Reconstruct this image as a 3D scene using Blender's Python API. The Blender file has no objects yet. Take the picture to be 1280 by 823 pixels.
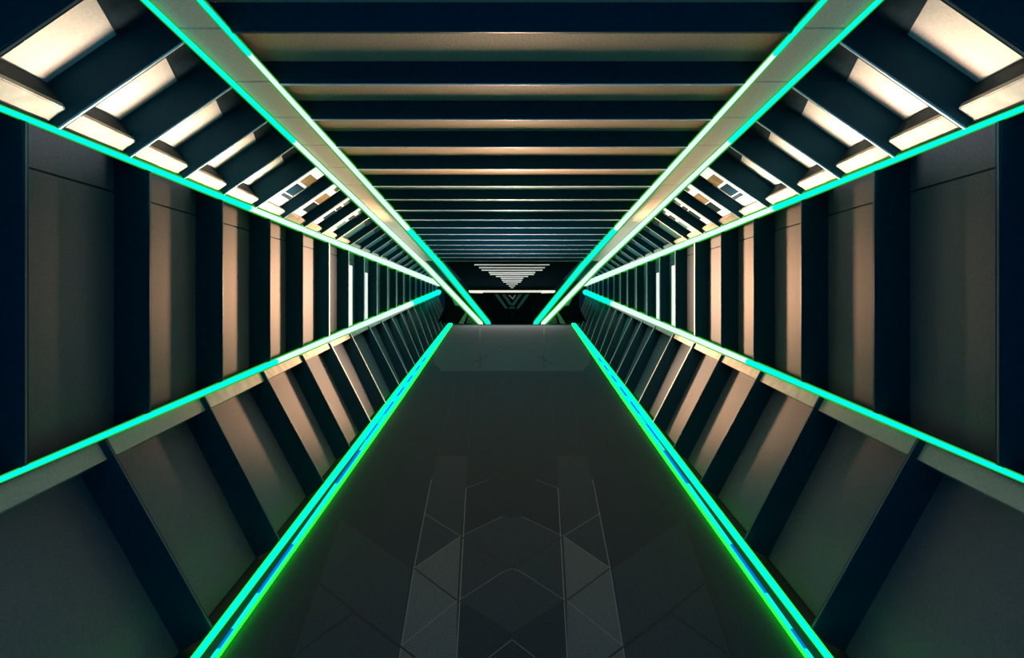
import bpy, bmesh, math, random
from mathutils import Vector, Matrix
random.seed(7)
SC = bpy.context.scene
COL = SC.collection
U = 0.00306          # one section unit in metres
F = 700.0            # focal length in pixels of a 1280 wide frame
D = F * U            # metres of depth per depth unit
EYE = 561 * U        # eye height above the floor
R0 = 79.0            # outward run of the side walls per depth unit

# ------------------------------------------------------------------ materials
def mat(name, col, rough=.5, metal=0., grain=0., gscale=60., bump=0., emit=None, estr=0., spec=.5):
    m = bpy.data.materials.new(name); m.use_nodes = True
    nt = m.node_tree; b = nt.nodes['Principled BSDF']
    b.inputs['Base Color'].default_value = (*col, 1)
    b.inputs['Roughness'].default_value = rough
    b.inputs['Metallic'].default_value = metal
    b.inputs['Specular IOR Level'].default_value = spec
    if grain or bump:
        tc = nt.nodes.new('ShaderNodeTexCoord')
        n = nt.nodes.new('ShaderNodeTexNoise'); n.inputs['Scale'].default_value = gscale; n.inputs['Detail'].default_value = 5
        nt.links.new(tc.outputs['Object'], n.inputs['Vector'])
        if grain:
            r = nt.nodes.new('ShaderNodeValToRGB')
            r.color_ramp.elements[0].position = .3; r.color_ramp.elements[1].position = .7
            r.color_ramp.elements[0].color = (*[c*(1-grain) for c in col], 1)
            r.color_ramp.elements[1].color = (*[min(1, c*(1+grain)) for c in col], 1)
            nt.links.new(n.outputs['Fac'], r.inputs['Fac']); nt.links.new(r.outputs['Color'], b.inputs['Base Color'])
        if bump:
            bp = nt.nodes.new('ShaderNodeBump'); bp.inputs['Strength'].default_value = bump; bp.inputs['Distance'].default_value = .004
            nt.links.new(n.outputs['Fac'], bp.inputs['Height']); nt.links.new(bp.outputs['Normal'], b.inputs['Normal'])
    if emit:
        b.inputs['Emission Color'].default_value = (*emit, 1); b.inputs['Emission Strength'].default_value = estr
    return m

M = dict(
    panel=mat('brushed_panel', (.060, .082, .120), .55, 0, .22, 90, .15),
    slope=mat('pale_panel', (.74, .63, .52), .5, 0, .08, 70, .08),
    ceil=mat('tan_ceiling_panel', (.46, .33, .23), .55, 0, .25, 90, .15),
    band=mat('cream_board', (.72, .63, .52), .6, 0, .14, 80, .1),
    lip=mat('cream_lip', (.56, .50, .42), .5, 0, .25, 9, .05),
    greylip=mat('grey_lip', (.40, .36, .31), .6, 0, .12, 80, .05),
    fin=mat('navy_metal', (.002, .034, .058), .6, 0, .1, 30, spec=.06),
    shell=mat('dark_shell', (.006, .013, .02), .7),
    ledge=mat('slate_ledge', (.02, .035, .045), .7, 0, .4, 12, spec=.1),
    trim=mat('bright_trim', (.88, .88, .90), .4, .0),
    dimtrim=mat('dim_trim', (.04, .07, .09), .35, .2),
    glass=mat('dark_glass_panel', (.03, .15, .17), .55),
    floor=mat('dark_slab', (.030, .044, .058), .95, 0, .25, 120, .2, spec=.12),
    floorl=mat('light_slab', (.10, .126, .145), .95, 0, .25, 120, .2, spec=.12),
    floorm=mat('mid_slab', (.040, .057, .073), .95, 0, .25, 120, .2, spec=.12),
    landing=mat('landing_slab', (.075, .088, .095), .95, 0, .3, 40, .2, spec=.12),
    joint=mat('dark_joint', (.008, .009, .01), .8),
    edge=mat('worn_edge', (.14, .16, .18), .6),
    endwall=mat('end_wall_panel', (.003, .008, .011), .9, spec=0),
    rib=mat('pale_rib', (.55, .56, .56), .4),
    bar=mat('bar_lamp', (.8, .78, .7), .4, emit=(1, .9, .76), estr=.75),
    day=mat('daylight_pane', (.8, .8, .8), .3, emit=(1, .97, .93), estr=.8),
    tanpane=mat('outside_tan', (.45, .32, .15), .5, 0, .4, 8),
)
def neon(name, col, strength, white_from=None):
    m = bpy.data.materials.new(name); m.use_nodes = True
    nt = m.node_tree; nt.nodes.clear()
    out = nt.nodes.new('ShaderNodeOutputMaterial'); e = nt.nodes.new('ShaderNodeEmission')
    e.inputs['Color'].default_value = (*col, 1); e.inputs['Strength'].default_value = strength
    nt.links.new(e.outputs[0], out.inputs[0])
    return m
M['cyan'] = neon('neon_cyan', (.0, 1., .72), 1.2)
M['white'] = neon('neon_white', (.72, 1., .86), 1.1)
M['green'] = neon('neon_green', (.035, .62, .04), .75)
M['floorgreen'] = neon('neon_floor_green', (.006, .62, .04), 2)
M['strong'] = neon('neon_edge_green', (.003, .62, .006), 14)
M['blue'] = neon('neon_blue', (.0, .19, .75), 1.)

# ------------------------------------------------------------------ helpers
def W(sx, fl, sy, z, side=1):
    return Vector((-side * (sx + fl * z) * U, z * D, sy * U + EYE))

def hexa(bm, p):       # p: 8 points, first four one face (loop), last four the opposite loop
    v = [bm.verts.new(q) for q in p]
    for f in ((0,1,2,3), (7,6,5,4), (0,4,5,1), (1,5,6,2), (2,6,7,3), (3,7,4,0)):
        bm.faces.new([v[i] for i in f])

def prism(bm, front, offs):
    n = len(front)
    a = [bm.verts.new(q) for q in front]; b = [bm.verts.new(Vector(q) + offs) for q in front]
    bm.faces.new(a); bm.faces.new(b[::-1])
    for i in range(n):
        bm.faces.new([a[i], b[i], b[(i+1) % n], a[(i+1) % n]])

def build(name, bm, m, parent=None, loc=None, bevel=0, smooth=False):
    bmesh.ops.recalc_face_normals(bm, faces=bm.faces)
    if bevel:
        bmesh.ops.bevel(bm, geom=list(bm.edges), offset=bevel, segments=2, affect='EDGES', clamp_overlap=True)
    if parent is not None: loc = Vector(parent['_loc'])
    elif loc is None:
        vs = [v.co for v in bm.verts]; n = len(vs)
        loc = Vector((sum(v.x for v in vs)/n, sum(v.y for v in vs)/n, min(v.z for v in vs)))
    for v in bm.verts: v.co -= loc
    me = bpy.data.meshes.new(name); bm.to_mesh(me); bm.free()
    for mm in (m if isinstance(m, list) else [m]): me.materials.append(mm)
    if smooth:
        for p in me.polygons: p.use_smooth = True
    o = bpy.data.objects.new(name, me); COL.objects.link(o)
    if parent is not None: o.parent = parent
    else: o.location = loc
    return o

ROOTS = []
def thing(name, label, cat, loc, group=None):
    o = bpy.data.objects.new(name, None); COL.objects.link(o)
    o.empty_display_size = .2
    o.location = loc; o['_loc'] = tuple(loc)
    o['label'] = label; o['category'] = cat; o['kind'] = 'thing'
    if group: o['group'] = group
    ROOTS.append(o)
    return o
def tag(o, label, cat, group=None):
    o['label'] = label; o['category'] = cat; o['kind'] = 'thing'
    if group: o['group'] = group
    return o
def struct(o): o['kind'] = 'structure'; return o

ORD = ('nearest second third fourth fifth sixth seventh eighth ninth tenth eleventh twelfth thirteenth fourteenth '
       'fifteenth sixteenth seventeenth eighteenth nineteenth twentieth twenty-first twenty-second twenty-third twenty-fourth twenty-fifth twenty-sixth').split()
def nth(i, what):
    return f'nearest {what} to the camera' if i == 0 else f'{ORD[i]} {what} from the camera'
def bay(i):            # the bay before the nearest fin lies at the frame's edge
    return nth(i - 1, 'bay') if i else 'just outside the nearest fin'
def lerp(L, k):
    if k <= 0: return L[0] + (L[1]-L[0]) * k
    i = min(int(k), len(L)-2); return L[i] + (L[i+1]-L[i]) * (k-i)

# ------------------------------------------------------------------ seams, one list of depths per face
wall_x = [28, 185, 277, 337, 378, 411, 435.5, 455, 471, 484, 495, 504, 512, 519, 525.5, 531, 536, 540, 544]
ZW = [.55] + [561 / (561 - x) for x in wall_x] + [45.]
slope_x = [-68, 67, 157, 225, 275, 316, 350, 377, 398, 417, 434, 448, 460, 471, 482, 491, 500, 507, 515, 521, 526, 531, 536, 540]
ZS = [.55] + [561 / (561 - x) for x in slope_x] + [34.]
ZLT = [.70, 1.29, 1.815, 2.387, 3.016, 3.715, 4.488, 5.5, 6.52, 7.58, 9.05, 10.6, 12.4, 14.8, 18, 20.8, 25.5, 29.5, 37, 45]
ZLB = [.70, 1.29, 1.737, 2.248, 2.727, 3.25, 3.78, 4.45, 5.0, 5.59, 6.1, 6.6, 7.3, 8.0, 8.8, 9.6, 10.4, 11.2, 11.8, 12.4]
ceil_y = [37.5, 104, 148.5, 183, 211, 232.5, 249, 262.5, 274.5, 284.5, 293, 300, 306.5, 312, 317, 322, 326.5]
ZC = [.5] + [354 / (360 - y) for y in ceil_y]

def pw(k, dz, t, r, s):
    z = lerp(ZW, k) + dz
    return W(561 + r, R0, 225 - 465 * t, z, s)
def ps(k, dz, t, r, s):
    z = lerp(ZS, k) + dz
    return W(561 - 187*t + .568*r, R0, 225 + 129*t + .823*r, z, s)
def pl(k, dz, t, r, s):
    a = W(561 + .872*r, R0, -240 - .49*r, lerp(ZLT, k) + dz, s)
    b = W(425.5 + .872*r, 43.9, -561 - .49*r, lerp(ZLB, k) + dz, s)
    return a.lerp(b, t)
def pc(k, dz, t, r, s):      # t 0 = left inner rail, 1 = right inner rail
    z = lerp(ZC, k) + dz
    return W((322 + 63*z) * (1 - 2*t), 0, 354 + r, z, 1)
def pb(k, dz, t, r, s):      # flat band between the two ceiling rails
    z = lerp(ZC, k) + dz
    return W(374 + t*(322-374), 79 + t*(63-79), 354 + r, z, s)

def slab(p, s, k0, dz0, k1, dz1, t0, t1, r0, r1, bm=None, u0=None, u1=None):
    bm = bm or bmesh.new(); u0 = t0 if u0 is None else u0; u1 = t1 if u1 is None else u1
    hexa(bm, [p(k0,dz0,t0,r0,s), p(k1,dz1,t0,r0,s), p(k1,dz1,t1,r0,s), p(k0,dz0,t1,r0,s),
              p(k0,dz0,u0,r1,s), p(k1,dz1,u0,r1,s), p(k1,dz1,u1,r1,s), p(k0,dz0,u1,r1,s)])
    return bm
TH = 11 / F          # fin thickness in depth units

LEN = {pw: 465, ps: 227, pl: 368}
def fins(p, s, Z, name, where, cat, rback, tr=(0, 1), near=3.3, i0=1, trimhi='trim', i1=None, group=None, back=(None, None)):
    n = len(Z) - 1
    for i in range(i0, i1 or n):
        z = Z[i]; wide = z > near
        look = 'dark navy fin' if not wide else 'white-edged fin'
        lab = f'{look} {where}, {nth(i-i0, "one")}'
        e = 4.6 * z / (2*(322 + 63*z) if p is pc else LEN[p])
        e0, e1 = max(tr[0], e), min(tr[1], 1 - (0 if p is pl else e))
        bk = [q if q is not None else d for q, d in zip(back, tr)]
        t = thing(name, lab, cat, p(i, TH/2, .98, rback/2, s), group)
        build('blade', slab(p, s, i, 0, i, TH, e0, e1, 0, rback, None, *bk), M['fin'], t)
        w = TH * (.95 if wide else .30)
        o = 0 if wide else TH * .18
        build('edge_trim', slab(p, s, i, o, i, o + w, e0, e1, -2.2, 0), M['trim'] if (wide or trimhi == 'trim' and z > 1.0 and i > i0) else M['dimtrim'], t)

def look_of(z):
    return 'dusky grey' if z < 1.4 else ('tan lit' if z < 4.2 else 'dark teal')

for s, sd in ((1, 'left'), (-1, 'right')):
    # ---- upright wall
    nb = len(ZW) - 1
    for i in range(nb):
        z = ZW[i]
        t = thing('wall_bay', f'{look_of(z)} upright panel on the {sd} wall, ' + bay(i), 'wall panel',
                  pw(i+.5, 0, 1, 60, s), f'upright wall panels on the {sd} wall')
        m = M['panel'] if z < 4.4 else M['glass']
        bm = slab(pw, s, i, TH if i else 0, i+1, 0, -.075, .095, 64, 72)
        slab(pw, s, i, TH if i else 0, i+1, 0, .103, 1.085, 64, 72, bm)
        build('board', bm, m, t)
        build('joint', slab(pw, s, i, TH if i else 0, i+1, 0, .095, .103, 68, 71), M['fin'], t)
        if i in (7, 8):
            build('window_slit', slab(pw, s, i + (.60 if i == 7 else .70), 0, i + (.83 if i == 7 else .88), 0, .18 if i == 7 else .24, 1.07, 60, 63), M['day'], t)
    fins(pw, s, ZW, 'wall_fin', f'on the {sd} wall', 'fin', 72, group=f'upright fins on the {sd} wall', trimhi='dim', back=(-.075, 1.085))
    # ---- upper slope
    for i in range(len(ZS) - 1):
        z = ZS[i]
        lk = 'cream glowing' if z < 3.2 else ('glazed' if z < 4.6 else 'dark teal')
        t = thing('sloped_bay', f'{lk} recessed panel in {sd} upper slope, ' + bay(i), 'ceiling panel',
                  ps(i+.5, 0, 0, 60, s), f'recessed panels of the {sd} upper slope')
        a = TH if i else 0
        rb = 60 if i < 6 else 36
        k0 = z * .119 * rb / 60 / (ZS[i+1] - z)
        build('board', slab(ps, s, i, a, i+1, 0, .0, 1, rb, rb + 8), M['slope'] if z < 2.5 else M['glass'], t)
        # dark plate across the upper end of the recess, its lower edge cut on the slant
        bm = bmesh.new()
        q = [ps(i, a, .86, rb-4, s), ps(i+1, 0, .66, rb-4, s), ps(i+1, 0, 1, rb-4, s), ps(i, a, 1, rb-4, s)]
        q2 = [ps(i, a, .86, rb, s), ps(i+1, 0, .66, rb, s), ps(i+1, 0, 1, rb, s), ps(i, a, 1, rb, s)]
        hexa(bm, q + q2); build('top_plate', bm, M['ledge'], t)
        build('ledge', slab(ps, s, i, a, i+1, -.0, .0, .132, 24, rb), M['ledge'], t)
        G = {6: ((.0, .62, .30, .36, 'ledge'), (.0, .55, .38, .58, 'fin'), (.0, .6, .62, .80, 'tanpane')),
             7: ((.1, .7, .26, .48, 'fin'), (.05, .6, .50, .72, 'tanpane'), (.2, .5, .84, .97, 'tanpane')),
             8: ((.1, .6, .30, .56, 'fin'), (.1, .5, .58, .70, 'ledge'), (.1, .6, .74, .93, 'glass')),
             9: ((.1, .6, .26, .50, 'glass'), (.1, .6, .56, .72, 'ledge'), (.1, .5, .80, .93, 'glass'))}
        if i in G:
            kk = lambda x: i + k0 + x * (1 - k0)
            w_ = .72 if i < 8 else .5
            build('window_pane', slab(ps, s, kk(-.2), 0, kk(w_), 0, .135, .97, rb-7, rb-4), M['day'], t)
            for x0, x1, t0, t1, mm in G[i]:
                build('window_view', slab(ps, s, kk(x0 + .1), 0, kk(min(x1 + .15, w_ + .02)), 0, t0, t1, rb-8, rb-7), M[mm], t)
        lip = slab(ps, s, i, a, i+1, 0, -.07, .14, 13, 24)
        build('lip', lip, M['lip'], t, bevel=1.5*U)
    fins(ps, s, ZS, 'slope_fin', f'across the {sd} upper slope', 'fin', 68, near=2.7, group=f'fins across the {sd} upper slope')
    # ---- lower slope
    for i in range(len(ZLT) - 1):
        z = ZLT[i]
        t = thing('leaning_bay', f'{look_of(z*.9)} leaning panel under {sd} handrail light, {nth(i, "bay")}', 'wall panel',
                  pl(i+.5, 0, 1, 50, s), f'leaning panels below the {sd} handrail light')
        a = TH if i else 0
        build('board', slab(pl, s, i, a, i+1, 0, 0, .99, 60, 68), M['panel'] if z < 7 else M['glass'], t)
        build('lip', slab(pl, s, i, a, i+1, 0, 0, .10, 9, 60), M['greylip'] if z < 1.5 else M['lip'], t)
    fins(pl, s, ZLT, 'lower_fin', f'on the {sd} leaning lower wall', 'fin', 68, tr=(0, .99), group=f'fins on the {sd} leaning lower wall', trimhi='dim')
    # ---- cream band in the ceiling
    for i in range(len(ZC) - 1):
        bm = slab(pb, s, i, 4/F if i else 0, i+1, -1/F, 0, 1, 3, 9)
        o = build('band_bay', bm, M['band'])
        tag(o, f'cream flat panel between {sd} ceiling rails, {nth(i, "one")}', 'ceiling panel', f'cream panels between the {sd} ceiling light rails')

# ---- ceiling between the bands
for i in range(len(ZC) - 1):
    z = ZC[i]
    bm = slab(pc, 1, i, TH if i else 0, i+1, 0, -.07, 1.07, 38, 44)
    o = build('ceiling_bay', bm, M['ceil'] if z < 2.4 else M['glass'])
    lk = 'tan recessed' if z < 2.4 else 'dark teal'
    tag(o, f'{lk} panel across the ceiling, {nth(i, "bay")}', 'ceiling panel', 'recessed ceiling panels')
fins(pc, 1, ZC, 'ceiling_fin', 'across the ceiling', 'fin', 44, near=2.3, group='fins across the ceiling', i1=len(ZC), back=(-.07, 1.07))

# ------------------------------------------------------------------ neon light rails
def tube(bm, pts, rad, n=10, mi=0):
    rings = []
    for c, r in zip(pts, rad):
        rings.append([bm.verts.new(c + Vector((math.cos(2*math.pi*j/n), 0, math.sin(2*math.pi*j/n))) * r) for j in range(n)])
    for a, b in zip(rings, rings[1:]):
        for j in range(n):
            f = bm.faces.new([a[j], a[(j+1) % n], b[(j+1) % n], b[j]]); f.material_index = mi
    bm.faces.new(rings[0]); bm.faces.new(rings[-1][::-1])
def zs(z0, z1, n=40):
    return [z0 * (z1/z0) ** (i/(n-1)) for i in range(n)]

def rail(label, s, fn, out, z0, z1, hw, splits, leg=None, name='neon_rail', housing=None, casing=1.55, sink=0, green='green'):
    """fn(z) centre, out outward unit vector, hw(z) half width in pixels, splits [(z_from, z_to, material)]"""
    out = Vector((-s * out[0], 0, out[1]))
    t = thing(name, label, 'light', fn(z0, s), 'neon light rails')
    Z = zs(z0, z1)
    pts = [fn(z, s) for z in Z]; rad = [hw(z) * z * U for z in Z]
    if leg:
        pts += [leg[0]]; rad += [leg[1]]
    bm = bmesh.new(); tube(bm, [p + out * r * 1.1 for p, r in zip(pts, rad)], [r * casing for r in rad])
    build('green_casing', bm, M[green], t, smooth=True)
    for a, b, m in splits:
        ZZ = zs(max(a, z0), min(b, z1), 14)
        p2 = [fn(z, s) for z in ZZ]; r2 = [hw(z) * z * U for z in ZZ]
        if leg and b >= z1:
            p2 += [leg[0]]; r2 += [leg[1]]
        bm = bmesh.new(); tube(bm, p2, r2)
        build('cyan_tube' if m == 'cyan' else 'white_tube', bm, M[m], t, smooth=True)
    if housing:
        bm = bmesh.new(); w = 5 * U; L = housing * U
        nrm = Vector((-out.z, 0, out.x))
        P = []
        for z in Z:
            c = fn(z, s) + out * hw(z) * z * U * .8 + Vector((0, 0, sink * U))
            P.append([bm.verts.new(c + nrm*w), bm.verts.new(c - nrm*w), bm.verts.new(c - nrm*w + out*L), bm.verts.new(c + nrm*w + out*L)])
        for a, b in zip(P, P[1:]):
            for j in range(4): bm.faces.new([a[j], a[(j+1) % 4], b[(j+1) % 4], b[j]])
        bm.faces.new(P[0]); bm.faces.new(P[-1][::-1])
        build('rail_housing', bm, M['fin'], t)
    return t

def px(x, y, z):     # a place given by its bearing and depth
    return Vector(((x - 640) / F * z * D, z * D, (360 - y) / F * z * D + EYE))
ZE = 12.47
for s, sd in ((1, 'left'), (-1, 'right')):
    mx = (lambda v, s=s: Vector((v.x * s, v.y, v.z)))
    hwa = lambda z: 3.1
    rail(f'cyan neon light rail along the top of the {sd} wall', s, lambda z, s: W(561, R0, 225, z, s), (.928, .372), .55, 45, hwa,
         [(.5, 2.25, 'cyan'), (2.25, 46, 'white')], housing=64, sink=1)
    rail(f'cyan neon light rail along the handrail line of the {sd} wall', s, lambda z, s: W(561, R0, -240, z, s), (.92, -.39), .55, 45, hwa,
         [(.5, 2.6, 'cyan'), (2.6, 12, 'white'), (12, 46, 'cyan')], housing=64, sink=-1)
    hwc = lambda z: 2.9
    rail(f'outer neon light rail of the {sd} ceiling band, running down to the far floor', s, lambda z, s: W(374, 76.3, 354 - 2.6*z, z, s), (.73, .69), .5, 12.0, hwc,
         [(.5, 1.9, 'cyan'), (1.9, 12.5, 'white')], leg=(mx(px(601.5, 405, 12.3)), 2.5*12.3*U))
    rail(f'inner neon light rail of the {sd} ceiling band, running down to the far floor', s, lambda z, s: W(322, 60.6, 354 - 2.6*z, z, s), (.66, .75), .5, 12.0, hwc,
         [(.5, 1.2, 'cyan'), (1.2, 4.6, 'white'), (4.6, 12.5, 'cyan')], leg=(mx(px(611, 405, 12.3)), 2.5*12.3*U))
    hwf = lambda z: 3.5 * z ** -.16 if z < 4 else 2.8 * (4 / z) ** .75
    t = rail(f'thick cyan neon light strip at the foot of the {sd} wall', s, lambda z, s: W(421, 43.9, -553, z, s), (.6, -.75), .7, 12.3, hwf,
         [(.5, 13, 'cyan')], casing=1.45, green='floorgreen')
    t = rail(f'thin cyan neon floor strip with blue dashes on the {sd} floor edge', s, lambda z, s: W(392, 43.9, -550, z, s), (-.32, -.95), .7, 12.3, lambda z: hwf(z)*.85,
         [(.5, 13, 'cyan')], casing=1.14, green='strong')
    for y0, y1 in ((823, 798), (752, 690), (612, 570), (556, 536), (523, 508), (500, 489), (482, 474), (467, 461), (456, 451)):
        z0, z1 = 561/(y0-360), 561/(y1-360)
        Z = zs(z0, z1, 6); bm = bmesh.new()
        tube(bm, [W(392 if y0 > 600 else 397, 43.9, -550 + hwf(z)*z*.42, z, s) for z in Z], [hwf(z)*z*U*.62 for z in Z])
        o = build('blue_dash', bm, M['blue'], t, smooth=True); o['label'] = 'blue glowing dash'

# ------------------------------------------------------------------ floor
def fp(x, y, dz=0):
    z = 561 / (y - 360)
    return Vector(((x - 640) * z * U, z * D, dz))
bm = bmesh.new()
fl = [W(425.5, 43.9, -561, .5, 1), W(425.5, 43.9, -561, ZE, 1), W(425.5, 43.9, -561, ZE, -1), W(425.5, 43.9, -561, .5, -1)]
prism(bm, fl, Vector((0, 0, -.25)))
def patch(pts, mi, dz):
    for mir in (1, -1):
        vs = [bm.verts.new(Vector((p.x*mir, p.y, dz))) for p in (fp(*q) for q in pts)]
        f = bm.faces.new(vs if mir == 1 else vs[::-1]); f.material_index = mi
def line(a, b, w, mi, dz):
    A, B = fp(*a), fp(*b); d = (B - A).normalized(); n = Vector((-d.y, d.x, 0)) * w
    for mir in (1, -1):
        vs = [bm.verts.new(Vector((p.x*mir, p.y, dz))) for p in (A+n, B+n, B-n, A-n)]
        f = bm.faces.new(vs if mir == 1 else vs[::-1]); f.material_index = mi
def zz(x, y): return (340 + x/3.691, 600 + y/3.691)
# landing slab at the far end
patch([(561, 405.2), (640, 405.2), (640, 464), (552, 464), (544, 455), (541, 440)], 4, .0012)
# light runner band, tile by tile
patch([(547, 570), (584.5, 570), zz(895,40), zz(870,262), zz(700,155), zz(720,60)], 3, .001)
patch([zz(700,155), zz(870,262), zz(655,410)], 3, .001)
patch([zz(655,410), zz(870,262), zz(855,560)], 1, .001)
patch([zz(655,410), zz(855,560), zz(595,770)], 1, .001)
patch([zz(595,770), zz(855,560), zz(848,900), zz(570,900)], 1, .001)
# centre chevrons and outer slabs
patch([zz(870,265), zz(1065,170), (640, 648), (640, 712), zz(1060,430), zz(862,552)], 3, .001)
patch([zz(860,565), zz(1060,430), (640, 711), (640, 794), zz(1000,640)], 3, .0008)
patch([zz(315,180), zz(640,410), zz(590,770), zz(380,610), zz(215,470)], 3, .0008)
patch([zz(205,475), zz(370,610), zz(120,800), zz(90,830)], 3, .0008)
patch([zz(380,620), zz(585,780), zz(570,900), zz(60,900), zz(90,830), zz(120,805)], 3, .0006)
for a, b in (((870,262),(655,410)), ((855,560),(595,770)), ((895,40),(848,900)), ((735,0),(655,410)), ((655,410),(580,870))):
    line(zz(*a), zz(*b), .003, 5, .002)
for a, b in (((700,155),(870,262)), ((860,560),(1060,430)), ((1060,430),(1107,410)), ((870,262),(1065,170)), ((1107,740),(1000,823)), ((895,40),(1000,0))):
    line(zz(*a), zz(*b), .0025, 5, .002)
for a, b in (((315,180),(650,410)), ((210,470),(380,610)), ((380,610),(660,823)), ((655,410),(855,560)), ((380,610),(120,800)), ((865,560),(1107,715)), ((870,262),(1107,410)), ((315,180),(90,823))):
    line(zz(*a), zz(*b), .005, 2, .0022)
for a, b in (((600, 420), (640, 440)), ((640, 432), (690, 455)), ((590, 455), (640, 425)), ((600, 460), (600, 412)), ((547, 570), (570, 480)), ((586, 560), (592, 480)), ((586, 605), (640, 575)), ((586, 570), (640, 602)), ((548, 560), (586, 600))):
    line(a, b, .006 if a[1] > 470 else .02, 2, .0022)
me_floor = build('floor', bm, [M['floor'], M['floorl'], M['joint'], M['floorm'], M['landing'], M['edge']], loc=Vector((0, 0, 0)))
struct(me_floor)

for n, s in ((1, 1), (2, -1)):
    bm = bmesh.new()
    prism(bm, [W(428, 43.9, -592, .5, s), W(428, 43.9, -592, ZE, s), W(530, 43.9, -592, ZE, s), W(530, 43.9, -592, .5, s)], Vector((0, 0, -.12)))
    struct(build(f'trim_{n}', bm, M['shell']))
# ------------------------------------------------------------------ outer shell
def sheet(name, pts, offs, m='shell'):
    bm = bmesh.new(); prism(bm, pts, offs); return struct(build(name, bm, M[m]))
for s, sd in ((1, 'left'), (-1, 'right')):
    o = Vector((-s * .1, 0, 0))
    bm = bmesh.new()
    sec = [(640, R0, -330), (640, R0, 262), (470, R0, 420)]
    A = [W(a, b, c, .5, s) for a, b, c in sec]; B = [W(a, b, c, 46, s) for a, b, c in sec]
    for j in range(2): prism(bm, [A[j], B[j], B[j+1], A[j+1]], o)
    # lower leaning part
    for k in range(len(ZLT) - 1):
        hexa(bm, [pl(k,0,-.05,70,s), pl(k+1,0,-.05,70,s), pl(k+1,0,.99,70,s), pl(k,0,.99,70,s),
                  pl(k,0,-.05,80,s), pl(k+1,0,-.05,80,s), pl(k+1,0,.99,80,s), pl(k,0,.99,80,s)])
    struct(build('wall_' + sd, bm, M['shell']))
bm = bmesh.new()
prism(bm, [W(480, R0, 408, .5, 1), W(480, R0, 408, 46, 1), W(480, R0, 408, 46, -1), W(480, R0, 408, .5, -1)], Vector((0, 0, .1)))
struct(build('ceiling', bm, M['shell']))

bm = bmesh.new()
prism(bm, [W(700, R0, -2500, 46.1, 1), W(700, R0, 450, 46.1, 1), W(700, R0, 450, 46.1, -1), W(700, R0, -2500, 46.1, -1)], Vector((0, .2, 0)))
struct(build('wall_far', bm, M['shell']))
# ------------------------------------------------------------------ far end
def wide(pts, s=1): return [Vector((p.x*s, p.y, p.z)) for p in pts]
bm = bmesh.new()
prism(bm, [px(546, 405, ZE), px(565, 366, ZE), px(715, 366, ZE), px(734, 405, ZE)], Vector((0, .15, 0)))
struct(build('wall_back', bm, M['endwall']))
zb0, zb1 = 354/(360-327.5), 12.25
def bulk(x, y):
    q = 360 - y; h0, h1 = 32.5 * zb0, -3.5 * zb1          # the bulkhead is one flat slope
    f = (q * zb0 - h0) / ((h1 - h0) - q * (zb1 - zb0)); return px(x, y, zb0 + (zb1 - zb0) * f)
t = thing('end_bulkhead', 'dark sloping bulkhead at the far end with a triangle of pale strips', 'bulkhead', bulk(640, 363.5))
bm = bmesh.new(); prism(bm, [bulk(556, 327.5), bulk(724, 327.5), bulk(691, 363.5), bulk(589, 363.5)], Vector((0, .2, .1)))
build('board', bm, M['endwall'], t)
for y, hw in ((331, 47), (334.6, 41), (337.7, 38), (340.6, 29), (343, 27.5), (345.6, 20), (348, 14), (350.4, 12.5), (352.6, 11), (355, 7), (357.5, 4), (359.6, 2)):
    bm = bmesh.new(); h = .75 if y < 345 else .6
    prism(bm, [bulk(640-hw, y-h), bulk(640+hw, y-h), bulk(640+hw, y+h), bulk(640-hw, y+h)], Vector((0, -.05, -.01)))
    build('strip', bm, M['rib'], t)
t = thing('light_bar', 'long pale light bar under the bulkhead at the far end', 'light', px(640, 366, 12.1))
bm = bmesh.new(); prism(bm, [px(586, 363.2, 12.1), px(694, 363.2, 12.1), px(694, 365.8, 12.1), px(586, 365.8, 12.1)], Vector((0, .08, 0))); build('lamp', bm, M['bar'], t)
for s in (1, -1):
    bm = bmesh.new(); prism(bm, wide([px(586, 365, 12.05), px(604, 365.4, 12.05), px(603, 366.8, 12.05), px(588, 366.4, 12.05)], s), Vector((0, .05, 0))); build('end_blade', bm, M['bar'], t)
bm = bmesh.new()
prism(bm, [px(635, 369, 12.4), px(637.5, 369, 12.4), px(640.5, 372.3, 12.4), px(643, 369, 12.4), px(645, 369, 12.4), px(641.2, 375, 12.4)], Vector((0, .06, 0)))
tag(build('chevron_sign', bm, M['rib']), 'small white chevron mark on the dark far wall', 'sign')
bm = bmesh.new()
prism(bm, [px(638, 395.5, 12.4), px(640.8, 391.5, 12.4), px(642, 391.5, 12.4), px(639, 396, 12.4)], Vector((0, .06, 0)))
tag(build('wall_mark', bm, M['ledge']), 'small slanted mark low on the dark far wall', 'mark')
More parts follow.
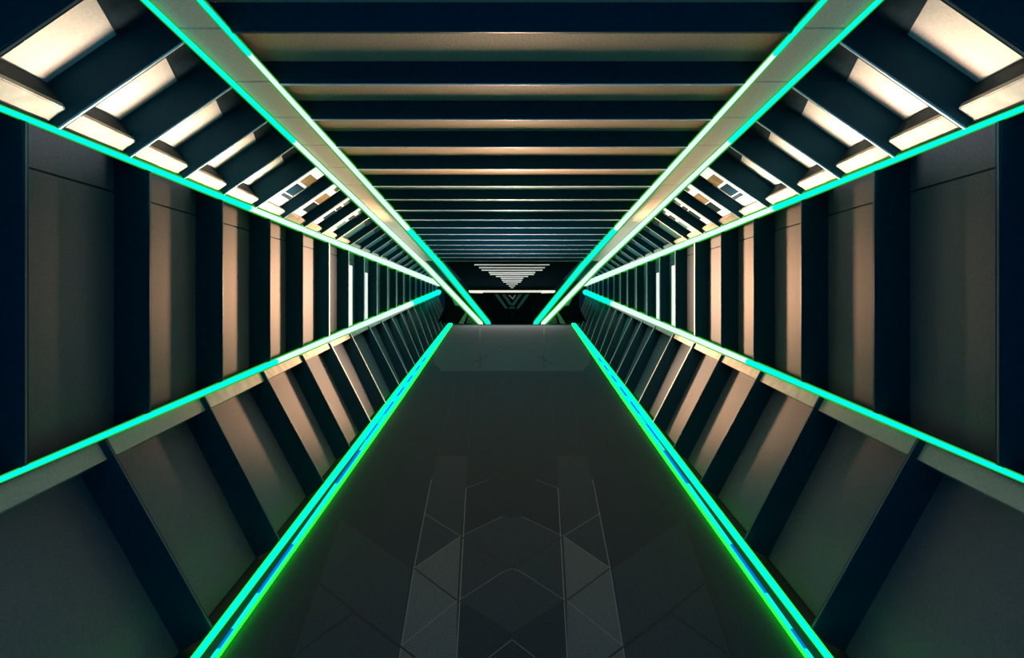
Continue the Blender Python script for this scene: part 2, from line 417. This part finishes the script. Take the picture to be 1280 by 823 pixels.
for s, sd in ((1, 'left'), (-1, 'right')):
    bm = bmesh.new()
    for k in (0, 1):
        x0 = 618 + k*9
        prism(bm, wide([px(x0, 368, 12.42), px(x0+4.5, 368, 12.42), px(x0+17, 386, 12.42), px(x0+13.5, 386, 12.42)], s), Vector((0, .04, 0)))
    tag(build('chevron_trim', bm, M['glass']), f'faint slanting double strip on the {sd} half of the far wall', 'trim')
    t = thing('end_screen', f'dark ribbed screen between the {sd} wall foot and the sloping neon rails', 'screen', px(640 - s*62, 405, ZE - .1))
    zq = ZE - .06
    bm = bmesh.new(); prism(bm, wide([px(556, 405, zq), px(556, 366, zq), px(568, 366, zq), px(603, 405, zq)], s), Vector((0, .12, 0))); build('board', bm, M['endwall'], t)
    for j in range(7):
        x = 563.5 + j*2.1; ya = 370 + j*1.1
        bm = bmesh.new(); prism(bm, wide([px(x, ya, zq), px(x+.9, ya, zq), px(x+.9+5.5-j*1.5, ya+12-j, zq), px(x+5.5-j*1.5, ya+12-j, zq)], s), Vector((0, -.03, 0))); build('rib', bm, M['rib'], t)
    for j in range(6):
        y = 392 + j*2.2
        bm = bmesh.new(); prism(bm, wide([px(586-j*.5, y, zq), px(586-j*.5, y+.8, zq), px(588+j*2.2, y+3.2, zq), px(588+j*2.2, y+2.4, zq)], s), Vector((0, -.03, 0))); build('rib', bm, M['rib'], t)
    bm = bmesh.new(); prism(bm, wide([px(583.5, 388, zq), px(586, 389, zq), px(579.5, 405, zq), px(573, 405, zq)], s), Vector((0, -.06, 0)))
    o = build('prop', bm, M['greylip'], t)

for o in ROOTS:
    if '_loc' in o: del o['_loc']

# ------------------------------------------------------------------ light
def area(name, loc, target, size, energy, col, spread=180, axis=None):
    l = bpy.data.lights.new(name, 'AREA'); l.shape = 'DISK'; l.size = size; l.energy = energy; l.color = col; l.spread = math.radians(spread)
    o = bpy.data.objects.new(name, l); COL.objects.link(o); o.location = loc
    z = (Vector(loc) - Vector(target)).normalized()
    y = (axis or Vector((0, 1, 0))) if abs(z.y) < .9 else Vector((0, 0, 1))
    x = y.cross(z).normalized(); y = z.cross(x)
    o.rotation_euler = Matrix((x, y, z)).transposed().to_euler()
    return o
WARM = (1, .78, .58)
for sg in (1, -1):
    area('warm_side_fill', (-sg * .15, 4.5*D, EYE), (-sg * (.15 + math.tan(math.radians(54))), 4.5*D - 1, EYE), .7, 150, (1, .53, .28), 76)  # unseen area light added in mid-air to warm the middle bays
o = area('far_up_fill', W(0, 0, -320, 6.6), W(0, 0, 0, 6.6), .2, 300, (1, .93, .9), 150)  # no fixture here: added light that lifts the far bands and trims
o.data.shape = 'RECTANGLE'; o.data.size = .3; o.data.size_y = 4.6 * D
o = area('far_low_fill', (0, 12.1*D, EYE - .95), (0, 0, EYE - .6), .2, 105, (1, .95, .9))  # unseen light added below the bar to brighten landing and far fins
o.data.shape = 'RECTANGLE'; o.data.size = 4.5; o.data.size_y = .2
def strip_fill(name, s, z0, z1, energy, sx=100, sy=-300, to=(-540, 245), back=.8, spread=40, fl=0, col=(1, .80, .62)):
    a = W(sx, fl, sy, z0, s); b = W(sx, fl, sy, z1, s)
    o = area(name, (a + b) / 2, (a + b) / 2 + Vector((s * (to[0] + sx) * U, -back, (to[1] - sy) * U)), .1, energy, col, spread, b - a)
    o.data.shape = 'RECTANGLE'; o.data.size = .1; o.data.size_y = (z1 - z0) * D * .9
for s in (1, -1):
    strip_fill('slope_fill', s, 1.12, 2.9, 17, sx=300, sy=-100, to=(-528, 300), back=.45, spread=30, fl=R0, col=(1, .84, .68))  # added light without a fixture, brightens the upper slope panels
strip_fill('ceiling_fill', 1, 1.3, 4.6, 115, sx=0, sy=-450, to=(0, 354), back=1.8, spread=98, col=(1, .68, .45))  # unseen strip added low in the air to light the ceiling panels

w = bpy.data.worlds.new('dusk'); SC.world = w; w.use_nodes = True
bg = w.node_tree.nodes['Background']; bg.inputs[0].default_value = (.05, .28, .54, 1); bg.inputs[1].default_value = .9

# ------------------------------------------------------------------ camera
cam = bpy.data.cameras.new('camera'); co = bpy.data.objects.new('camera', cam); COL.objects.link(co)
co.location = (0, 0, EYE); co.rotation_euler = (math.radians(90), 0, 0)
cam.sensor_width = 36; cam.lens = 36 * F / 1280; cam.shift_y = -51.5 / 1280
cam.clip_start = .05; cam.clip_end = 400
SC.camera = co
SC.view_settings.view_transform = 'Standard'; SC.view_settings.look = 'None'
SC.view_settings.exposure = 0; SC.view_settings.gamma = 1; SC.view_settings.use_curve_mapping = False
SC.cycles.use_denoising = True
